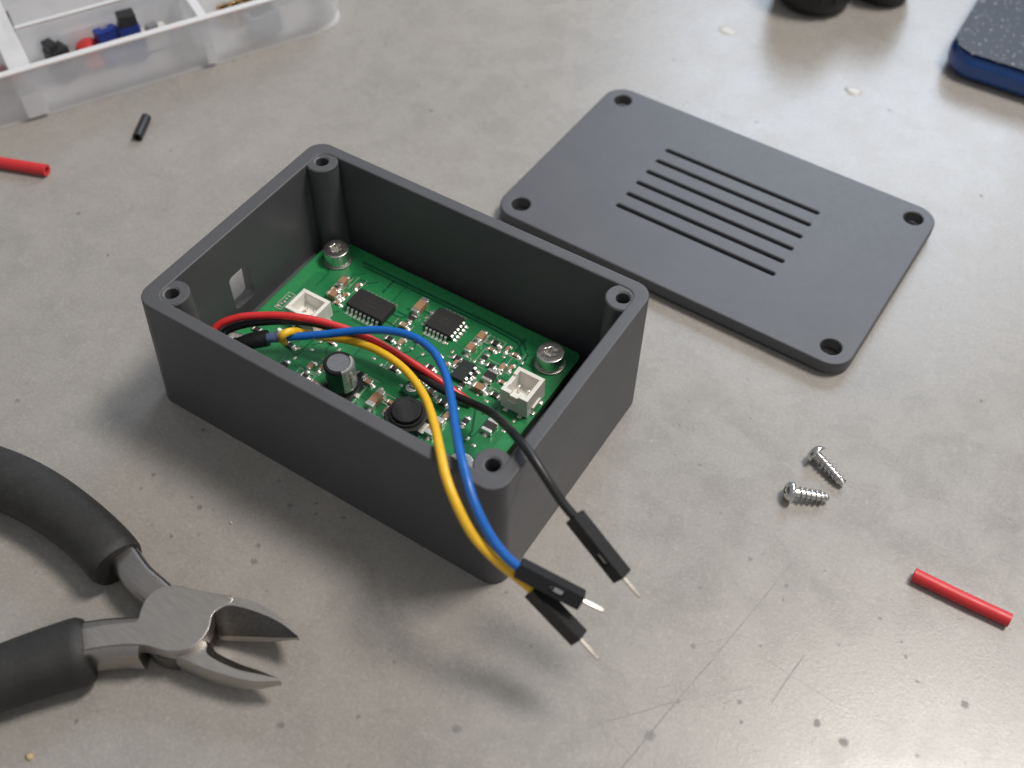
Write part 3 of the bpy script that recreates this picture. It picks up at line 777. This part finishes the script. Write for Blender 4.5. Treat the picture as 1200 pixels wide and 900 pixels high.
yw = wire('yellow_jumper_wire', 'yellow wire looped round the blue one and hanging beside it to the lower crossed plug', 'wire_yellow',
     path([(333.5, 400.5, 15.9), (331, 397.5, 17.9), (332.5, 391.5, 19.3), (341, 388.5, 18.7), (351, 389, 16.8), (362, 391.5, 15.4), (375, 394.5, 15.6), (400, 397, 16.0), (438, 408.5, 18), (472, 431, 20.5), (496, 462, 24), (509, 498, 29), (516, 530, 33.1), (523, 560, 34), (535, 591, 32.4), (555, 628, 29), (582, 657, 25.8), (608, 678, 23.2), (630, 696, 21.4)]),
     ((624, 690.5, 21.8), (679, 748, 17.2), 140), (702, 773.5, 15.0))

pp_ = at(327.5, 386.5, 19.0)
put('pale_tip', lathe(B(), [(0, -1.6), (1.0, -1.5), (.95, -.2), (.35, 1.0), (0, 1.05)], 14, cx=pp_.x, cy=pp_.y, z0=pp_.z - .8), 'nylon_white', yw, world=True, label='small pale boot at the wire loop')

# ------------------------------------------------------------------ diagonal cutters
ZT = 8.2
pl = thing('diagonal_cutters', 'diagonal cutting pliers with dark rubber grips lying open in front of the box', 'pliers', tuple(at(200, 725, 0)[:2]) + (0,))
def q(x, y, z): return at(140 + x / 4.5, 620 + y / 4.5, z)
top = [(100, 470), (118, 410), (145, 360), (180, 327), (215, 308), (290, 297), (430, 325), (540, 345), (600, 355), (590, 385), (565, 402), (525, 418), (490, 450), (480, 490), (468, 530), (440, 572), (390, 618), (330, 638), (250, 641), (140, 612), (70, 606), (0, 608), (-70, 616), (-150, 628), (-250, 645), (-250, 540), (-150, 517), (-70, 502), (0, 495), (60, 490), (88, 486)]
top = spline([(*q(x, y, ZT)[:2], 0) for x, y in top + top[:1]], .5)[:-1]
put('joint_plate', plate([[(p.x, p.y) for p in top]], 4.9, ZT, .12), 'steel', pl, world=True, smooth=32)
jc = q(285, 470, ZT)
low = plate([[(jc.x + 6.1 * math.cos(a), jc.y + 6.1 * math.sin(a)) for a in [2 * math.pi * i / 40 for i in range(40)]]], 1.0, 4.8, .2)
put('lower_joint', low, 'shaded_steel', pl, world=True)
0 and put('rivet', lathe(B(), [(2.35, ZT - .01), (2.3, ZT + .015), (0, ZT + .02)], 32, cx=jc.x, cy=jc.y), 'steel', pl, world=True)
def jaw(name, st, zt, zk0, zb0, out_shift, mat):
    bm = B(); R_ = []
    for n_st, (O, I, K) in enumerate(st):
        fz = max(0, (n_st - 1) / (len(st) - 2)); zk = zk0 + (zt - .5 - zk0) * fz ** 1.7; zb = zb0 + (zt - 1.1 - zb0) * fz ** 2.2
        o_, i_, k_ = q(*O, zt), q(*I, zt), q(*K, zk)
        n_ = (o_ - i_); n_.z = 0
        n_ = n_.normalized() if n_.length > 1e-3 else Vector((0, 0, 0))
        om = o_ + n_ * out_shift; om.z = zt * .45 + zb * .55; om -= n_ * out_shift * fz
        ob = o_ + n_ * out_shift * .6; ob.z = zb
        kb = k_.copy(); kb.z = zb
        kk = i_.lerp(k_, .5)
        R_.append([o_, i_, kk, k_, kb, ob, om])
    P_ = [[spline([r[j] for r in R_], 1e9) for j in range(7)]]
    # resample every rail
    rails = []
    for j in range(7):
        S = []
        pts = [r[j] for r in R_]
        PP = [pts[0] * 2 - pts[1]] + pts + [pts[-1] * 2 - pts[-2]]
        for i in range(1, len(PP) - 2):
            for k in range(6):
                t_ = k / 6; a, b_, c_, d_ = PP[i - 1:i + 3]
                S.append(.5 * ((2 * b_) + (c_ - a) * t_ + (2 * a - 5 * b_ + 4 * c_ - d_) * t_ ** 2 + (3 * b_ - a - 3 * c_ + d_) * t_ ** 3))
        S.append(PP[-2]); rails.append(S)
    V = [[bm.verts.new(rails[j][i]) for j in range(7)] for i in range(len(rails[0]))]
    for A, C in zip(V, V[1:]):
        for j in range(7): bm.faces.new((A[j], A[(j + 1) % 7], C[(j + 1) % 7], C[j])).material_index = 1 if j in (1, 2) else 0  # inner faces get the darkened steel: a dark reflection put into the colour
    bm.faces.new(V[0]); bm.faces.new(V[-1])
    bmesh.ops.remove_doubles(bm, verts=bm.verts, dist=.02)
    return put(name, bm, [mat, 'shaded_steel'], pl, world=True, smooth=28)
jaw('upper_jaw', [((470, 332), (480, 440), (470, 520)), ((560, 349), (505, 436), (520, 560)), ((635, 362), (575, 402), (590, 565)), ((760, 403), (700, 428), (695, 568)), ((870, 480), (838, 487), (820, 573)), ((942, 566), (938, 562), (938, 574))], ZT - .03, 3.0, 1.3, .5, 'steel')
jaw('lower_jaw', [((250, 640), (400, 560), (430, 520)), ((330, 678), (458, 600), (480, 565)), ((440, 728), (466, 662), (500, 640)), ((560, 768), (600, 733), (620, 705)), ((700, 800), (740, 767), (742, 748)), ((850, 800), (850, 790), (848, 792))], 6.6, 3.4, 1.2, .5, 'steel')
# tangs
def tang(name, pts, a, b_, ex=3.2):
    put(name, sweep(B(), spline(pts, .6), superell(a, b_, ex, 32)), 'tang_steel', pl, world=True, smooth=40)
za = 4.45
tang('upper_tang', [at(122, 622, za), at(136, 641, za), at(150, 660, za), at(166, 682, za), at(186, 700, za - .2), at(205, 718, za - .4)], 2.7, 3.4, 4.5)
tang('lower_tang', [at(70, 764, za), at(95, 760, za), at(120, 756, za), at(146, 754, za), at(172, 754, za)], 3.7, 3.47, 5)
# grips
def grip(pts, a, b_, sgn):
    S = spline(pts, .9)
    def sc_(f):
        e = min(1.0, (1 - f) * len(S) * .9 / 1.6)
        k = .9 + .1 * math.sqrt(max(0, 1 - (1 - e) ** 2))
        w = 1 + .06 * math.sin(5 * f + sgn)
        return (k * w, k * w)
    put('grip', sweep(B(), S, superell(a, b_, 2.3, 36), scale=sc_), 'grip_rubber', pl, world=True, smooth=60)
zg = 5.4
grip([at(-190, 560, zg + 1), at(-120, 543, zg + .6), at(-60, 545, zg + .3), at(0, 561, zg), at(45, 582, zg), at(85, 609, zg), at(118, 638, zg), at(139, 662, zg)], 5.35, 5.1, 0)
grip([at(-230, 900, zg + 1), at(-130, 848, zg + .5), at(-50, 812, zg), at(10, 791, zg), at(60, 774, zg), at(104, 761, zg)], 5.6, 5.1, 2)

# ------------------------------------------------------------------ two loose screws
def loose_screw(head, tip, label):
    a = at(head[0], head[1], 2.0); c_ = at(tip[0], tip[1], 1.1); d = (c_ - a)
    d.normalize()
    root = thing('loose_screw', label, 'screw', (a.x, a.y, 0), group='loose screws by the lid')
    m = Vector((0, 0, 1)).rotation_difference(d).to_matrix().to_4x4()
    m.translation = Vector((0, 0, a.z))
    hb = B(); lathe(hb, [(0, -1.05), (.7, -1.0), (1.35, -.78), (1.85, -.35), (2.05, .15), (2.05, .5), (1.9, .68), (.8, .68), (.78, .8), (0, .8)], 28)
    cr = B(); add_box(cr, -.2, .2, -.95, .95, -2, -.35); cr2 = B(); add_box(cr2, -.95, .95, -.2, .2, -2, -.35)
    hb = cut(cut(hb, cr), cr2)
    bmesh.ops.transform(hb, matrix=m, verts=hb.verts)
    put('head', hb, 'zinc', root, smooth=40)
    L = (at(tip[0], tip[1], 1.1) - a).length
    sb = B(); lathe(sb, [(.86, .6), (.84, L - 1.4), (.62, L - .2), (.5, L), (0, L)], 20)
    turns = (L - 2.0) / .98; N = int(turns * 22); prev = None
    for i in range(N + 1):
        f = i / N; ang = 2 * math.pi * turns * f; z = 1.5 + (L - 2.0) * f
        k = min(1, f * 14, (1 - f) * 6 + .15); rt = .82 + (.48 if f < .85 else .48 - (f - .85) * 1.2) * k; rb = .80 if f < .85 else .80 - (f - .85) * 1.0
        cs, sn = math.cos(ang), math.sin(ang)
        cur = [sb.verts.new((rb * cs, rb * sn, z - .24)), sb.verts.new((rt * cs, rt * sn, z - .03)), sb.verts.new((rt * cs, rt * sn, z + .05)), sb.verts.new((rb * cs, rb * sn, z + .24))]
        if prev:
            for j in range(3): sb.faces.new((prev[j], prev[j + 1], cur[j + 1], cur[j]))
        prev = cur
    bmesh.ops.transform(sb, matrix=m, verts=sb.verts)
    put('threaded_shank', sb, 'zinc', root, smooth=35)
loose_screw((956, 531), (989, 568), 'silver pan head screw lying nearer the lid, pointing to the lower right')
loose_screw((925, 576), (971, 584), 'silver pan head screw lying nearer the viewer, pointing straight right')

# ------------------------------------------------------------------ cut lengths of tubing
def tube(name, a, c_, r, mat, label, ri=.55, bend=0.0):
    A, C = at(*a, r), at(*c_, r)
    root_o = Vector((A.x, A.y, 0))
    mid = (A + C) / 2 + Vector((0, bend, 0))
    S = spline([A, mid, C], 1.0)
    bm = B(); n = 20
    sect_o, sect_i = circ(r, n), circ(r * ri, n)
    sweep(bm, S, sect_o, cap=False); sweep(bm, S, sect_i, cap=False)
    bm.verts.ensure_lookup_table(); N = len(S) * n; V = bm.verts
    for base in (0, (len(S) - 1) * n):
        for i in range(n):
            j = (i + 1) % n; bm.faces.new((V[base + i], V[base + j], V[N + base + j], V[N + base + i]))
    bmesh.ops.translate(bm, vec=-root_o, verts=bm.verts)
    o = put(name, bm, mat, None, tuple(root_o), smooth=40)
    return tag(o, label, 'tubing')
tube('tubing_offcut', (1070.5, 673), (1183.5, 727), 1.28, 'tube_red', 'long red tubing offcut at the right below the two screws', .62, -.12)
tube('tubing_offcut', (-6, 189.5), (55, 199.5), 1.45, 'tube_red', 'red tubing offcut at the left edge beside the clear organiser', .55)
tube('tubing_offcut', (171.5, 137.5), (161, 161), 1.25, 'tube_black', 'short black tubing offcut between the organiser and the box', .55)

# ------------------------------------------------------------------ frosted parts organiser
ORG = Vector((-131.8, 26.0, 0)); ang = math.atan2(69.2, 37.3)
org = thing('parts_organiser', 'frosted clear plastic organiser tray with small parts, at the upper left corner', 'organiser', tuple(ORG), ang)
# local x runs along the front edge, local y goes inwards (away from the viewer)
ZR = 15.0; FL = 3.0
def wall_y(name, x0, x1, yb, yt, th, z0=.0, z1=ZR, bev=.35):
    bm = B(); b8 = []
    for (y_, z_) in ((yb, z0), (yb + th, z0), (yt + th, z1), (yt, z1)):
        b8.append([bm.verts.new((x, y_, z_)) for x in (x0, x1)])
    for i in range(4): bm.faces.new((b8[i][0], b8[i][1], b8[(i + 1) % 4][1], b8[(i + 1) % 4][0]))
    bm.faces.new([v_[0] for v_ in b8]); bm.faces.new([v_[1] for v_ in b8])
    bmesh.ops.recalc_face_normals(bm, faces=bm.faces)
    bmesh.ops.bevel(bm, geom=list(bm.edges), offset=bev, segments=2, affect='EDGES')
    return put(name, bm, 'frosted_plastic', org)
xr = 83.0; rowd = 19.0
put('tray_floor', plate([rrect((xr + 70) / 2, 46, 6, 6, (xr - 70) / 2, 46)], .25, 1.3, .2), 'clear_floor', org)
# rim + outer wall as one rounded loop, flaring outwards
bm = B(); rings = []
for off, z in ((0, .2), (-1.4, 7), (-3.0, ZR - .3), (-3.3, ZR), (-1.6, ZR + .1), (-1.3, ZR - .5), (.1, 7), (1.6, 1.3)):
    rings.append([bm.verts.new((x, y, z)) for x, y in rrect((xr + 70) / 2 - off, 46 - off, 9 - off, 8, (xr - 70) / 2, 46)])
for A, C in zip(rings, rings[1:]):
    n_ = len(A)
    for i in range(n_): bm.faces.new((A[i], A[(i + 1) % n_], C[(i + 1) % n_], C[i]))
put('outer_wall', bm, 'frosted_plastic', org, smooth=40)
xm, hx_, hy_ = (xr - 70) / 2, (xr + 70) / 2, 46
put('rim', plate([rrect(hx_ + 3.5, hy_ + 3.5, 12.5, 10, xm, 46), rrect(hx_ + 1.5, hy_ + 1.5, 10.5, 10, xm, 46)], ZR + .12, ZR + 1.0, .3), 'frosted_rim', org)
put('foot_rim', plate([rrect(hx_ + .5, hy_ + .5, 9.5, 10, xm, 46), rrect(hx_ - .9, hy_ - .9, 8.1, 10, xm, 46)], .0, .24, .05), 'frosted_plastic', org)
for xc, w_ in ((-3.0, 5.4), (43.4, 2.6), (-48, 2.6)):
    dv = box(xc - w_ / 2, xc + w_ / 2, -1.6, 92, 1.25, ZR - .15, bev=.3)
    put('divider', dv, 'frosted_plastic', org)
    put('divider_rim', box(xc - w_ / 2 + .1, xc + w_ / 2 - .1, -1.4, 92, ZR - .1, ZR + .7, bev=.25), 'frosted_plastic' if w_ > 4 else 'frosted_rim', org)
    put('front_rib', wallb(xc, w_) if False else box(xc - w_ / 2 + .3, xc + w_ / 2 - .3, -.9, .5, .6, 6.5, bev=.2), 'frosted_plastic', org)
for yk in (16.6, 35.5, 54.5, 73):
    for x0, x1 in ((-68, -49.4), (-46.6, -5.8), (-.2, 42.0), (44.8, 83)):
        wall_y('row_wall', x0, x1, yk, yk - .6, 1.3, 1.25, ZR - .3, .25)
        put('row_rim', box(x0, x1, yk - .5, yk + .7, ZR - .25, ZR + .5, bev=.2), 'frosted_rim', org)
def loc_org(u, v, z):
    p = at(u, v, z) - ORG; c_, s_ = math.cos(-ang), math.sin(-ang)
    return Vector((c_ * p.x - s_ * p.y, s_ * p.x + c_ * p.y, z))
def in_tray(name, label, cat, u, v, z, parts, rz=0.0, group=None):
    """u, v, z: middle of the top of the thing; it stands on the tray floor"""
    p = at(u, v, z); root = thing(name, label, cat, (p.x, p.y, 1.35), ang + rz, group)
    for nm, bm_, mt in parts: put(nm, bm_, mt, root)
    return root
in_tray('terminal_block', 'lower blue block standing in the organiser next to the red disc', 'terminal block', 122, 31, 11.5,
        [('body', add_box(add_box(B(), -2.9, 2.9, -2.4, 2.4, 0, 9, .3), -2.9, 2.9, -2.4, -.6, 8.8, 10.2, .25), 'part_blue'), ('clamp_screw', lathe(B(), [(0, 9.3), (.9, 9.25), (.95, 9.0)], 12, 0, .9), 'zinc')], .1, 'blue blocks in the organiser')
in_tray('terminal_block', 'taller blue block with a black top standing in the organiser', 'terminal block', 146, 15, 14.5,
        [('body', box(-2.6, 2.6, -2.3, 2.3, 0, 10.0, bev=.3), 'part_blue'), ('cap', box(-2.3, 2.3, -2.0, 2.0, 9.9, 13.1, bev=.3), 'part_black')], -.05, 'blue blocks in the organiser')
in_tray('button_cap', 'red round cap in the organiser between the black clip and the blue blocks', 'button', 101, 47, 8.5,
        [('dome', lathe(B(), [(0, 7.1), (1.6, 6.9), (3.0, 6.0), (3.4, 4.5), (3.4, .0), (0, 0)], 24), 'part_red'), ('collar', lathe(B(), [(3.4, 1.2), (4.0, 1.2), (4.0, 2.2), (3.4, 2.2)], 24), 'part_red')])
in_tray('cable_clip', 'black notched clip at the left of the organiser compartment', 'clip', 61, 47, 12,
        [('body', add_box(add_box(B(), -2.6, 2.6, -2.2, 2.2, 0, 8.5, .3), -2.4, .2, -2.0, 2.0, 8.3, 10.6, .3), 'part_black'), ('foot', box(-2.0, 5.5, -3.2, -1.4, 0, 2.2, bev=.3), 'part_black')], .35)
in_tray('cable_grommet', 'grey half round grommet behind the black clip in the organiser', 'grommet', 55, 34, 10.5,
        [('rim', lathe(B(), [(0, 6), (2.4, 6), (3.7, 5.2), (3.8, 4), (2.6, 3.6), (2.6, 0), (0, 0)], 24), 'part_grey'), ('flange', lathe(B(), [(3.6, 4.3), (4.3, 4.4), (4.3, 5.0), (3.6, 5.1)], 24), 'part_grey')])
in_tray('slide_switch', 'grey and white little switch right of the blue blocks in the organiser', 'switch', 178, 27, 8,
        [('body', box(-3.4, 3.4, -2.0, 2.0, 0, 5.2, bev=.3), 'part_white'), ('slider', box(-1.8, 1.2, -1.1, 1.1, 5.1, 6.6, bev=.2), 'part_grey')], .1)
in_tray('paper_tag', 'white folded card behind the parts in the organiser', 'card', 88, 34, 7,
        [('card', box(-9, 9, -.3, .3, 0, 5.6, bev=.1), 'part_white'), ('fold', box(-9, 9, .35, 1.8, 0, .5, bev=.1), 'part_white')], 0)
for i, (u, v, z, r_) in enumerate(((262, 4, 7, .3), (277, 7, 6, 1.2), (290, -4, 6, .7))):
    hexp = [(2.6 * math.cos(math.pi / 3 * k), 2.6 * math.sin(math.pi / 3 * k)) for k in range(6)]
    bm = plate([hexp, ring2(1.4, 16)], 0, 4.5 + i * .6, .2)
    in_tray('brass_standoff', ('brass hex spacer in the organiser nearest its middle divider', 'brass hex spacer in the organiser nearest its front wall', 'brass hex spacer in the organiser nearest its rounded right end')[i], 'spacer', u, v, z, [('hex_body', bm, 'brass'), ('thread', lathe(B(), [(1.35, .2), (1.1, .5), (1.35, .9), (1.1, 1.3), (1.35, 1.7), (1.1, 2.1), (1.35, 2.5)], 12), 'brass')], r_, 'brass spacers in the organiser')
in_tray('module_block', 'dark grey block in the right compartment of the organiser behind its front wall', 'module', 306, 12, 8,
        [('body', box(-4.5, 4.5, -2.5, 2.5, 0, 6.5, bev=.4), 'part_grey'), ('label_face', box(-3.5, 3.5, -1.8, 1.8, 6.45, 6.7, bev=.05), 'part_black')], .15)
in_tray('pin_header', 'black strip standing at the far left edge of the organiser', 'pin header', 2, 12, 12,
        [('strip', box(-1.3, 1.3, -1.3, 1.3, 0, 9.5, bev=.2), 'part_black'), ('pin', box(-.3, .3, -.3, .3, 9.4, 11.5, bev=.08), 'zinc')])
in_tray('silicone_plug', 'pinkish plug behind the front wall at the left edge of the organiser', 'plug', 4, 80, 7,
        [('body', lathe(B(), [(0, 5), (2.2, 4.8), (2.8, 4), (3.2, 0), (0, 0)], 20), 'part_pink'), ('tip', lathe(B(), [(1.2, 4.9), (1.0, 6.2), (0, 6.4)], 14), 'part_pink')])
in_tray('wire_coil', 'grey coil of thin wire in the left compartment of the organiser', 'wire', 12, 105, 5,
        [('coil', sweep(B(), [Vector(((4 + .25 * math.sin(3 * a)) * math.cos(a), (3.2) * math.sin(a), 1 + .12 * a)) for a in [i * .25 for i in range(80)]], circ(.35, 8)), 'part_grey'), ('tail', sweep(B(), [Vector((4, 0, 1)), Vector((6, 2, 2)), Vector((7, 5, 4))], circ(.35, 8)), 'part_grey')])

# ------------------------------------------------------------------ slab at the upper right
P0 = at(1097, 87, 0)
ph = thing('handheld_device', 'glossy blue slab with a dusty dark glass top at the upper right corner', 'device', (P0.x, P0.y, 0), math.radians(1.0))
body = plate([rrect(39, 72, 8, 10, 39, 72)], .3, 8.2, 3.2, 8)
put('case', body, 'blue_gloss', ph, smooth=50)
put('glass_panel', plate([rrect(38.3, 71.3, 7.3, 10, 39, 72)], 8.1, 8.5, .12), 'dusty_glass', ph)
put('side_button', box(-.25, .3, 60, 72, 3.2, 5.2, bev=.2), 'blue_gloss', ph)

# ------------------------------------------------------------------ black rubber feet / knobs at the top edge
def knob(x, y, r, h, label):
    root = thing('rubber_knob', label, 'knob', (x, y, 0), group='black knobs at the top edge')
    put('body', lathe(B(), [(0, 0), (r * .62, .0), (r * .86, .9), (r * .98, 3), (r, 6), (r * .97, h * .75), (r * .8, h), (0, h)], 40), 'knob_black', root)
    bm = B()
    for i in range(18):
        a = 2 * math.pi * i / 18
        lathe(bm, [(0, 5), (.7, 5.4), (.7, h * .72), (0, h * .76)], 8, cx=(r - .15) * math.cos(a), cy=(r - .15) * math.sin(a))
    put('grip_ring', bm, 'knob_black', root)
knob(12.6, 182.5, 11.2, 24, 'larger black rubber knob at the top edge behind the lid')
knob(28.5, 196.0, 8.6, 22, 'smaller black rubber knob right of the larger one at the top edge')

# ------------------------------------------------------------------ specks of dried glue and a crumb on the bench
def fleck(name, u, v, r, h, mat, label, cat, seed):
    p = at(u, v, 0); rr = random.Random(seed); bm = B(); n = 14
    k = [rr.uniform(.85, 1.1) for _ in range(n)]
    vs_ = [[bm.verts.new((r * f * k[i] * math.cos(2 * math.pi * i / n), r * f * k[i] * .75 * math.sin(2 * math.pi * i / n), z * rr.uniform(.8, 1.2))) for i in range(n)] for f, z in ((1, .02), (.85, h * .7), (.45, h))]
    for A, C in zip(vs_, vs_[1:]):
        for i in range(n): bm.faces.new((A[i], A[(i + 1) % n], C[(i + 1) % n], C[i]))
    bm.faces.new(vs_[-1])
    tag(put(name, bm, mat, None, (p.x, p.y, 0), smooth=60), label, cat)
fleck('glue_drop', 1000, 107, 2.5, .35, 'glue', 'dried white drop on the bench left of the blue slab', 'glue drop', 1)
fleck('glue_drop', 852, 36, 2.6, .25, 'glue', 'faint pale dried drop on the bench near the top, left of the black knobs', 'glue drop', 2)
fleck('crumb', 35, 887, .8, .6, 'crumb', 'tiny tan crumb on the bench at the lower left corner', 'crumb', 3)
fleck('crumb', 271, 613, .45, .4, 'glue', 'tiny white crumb on the bench between the pliers and the box', 'crumb', 4)
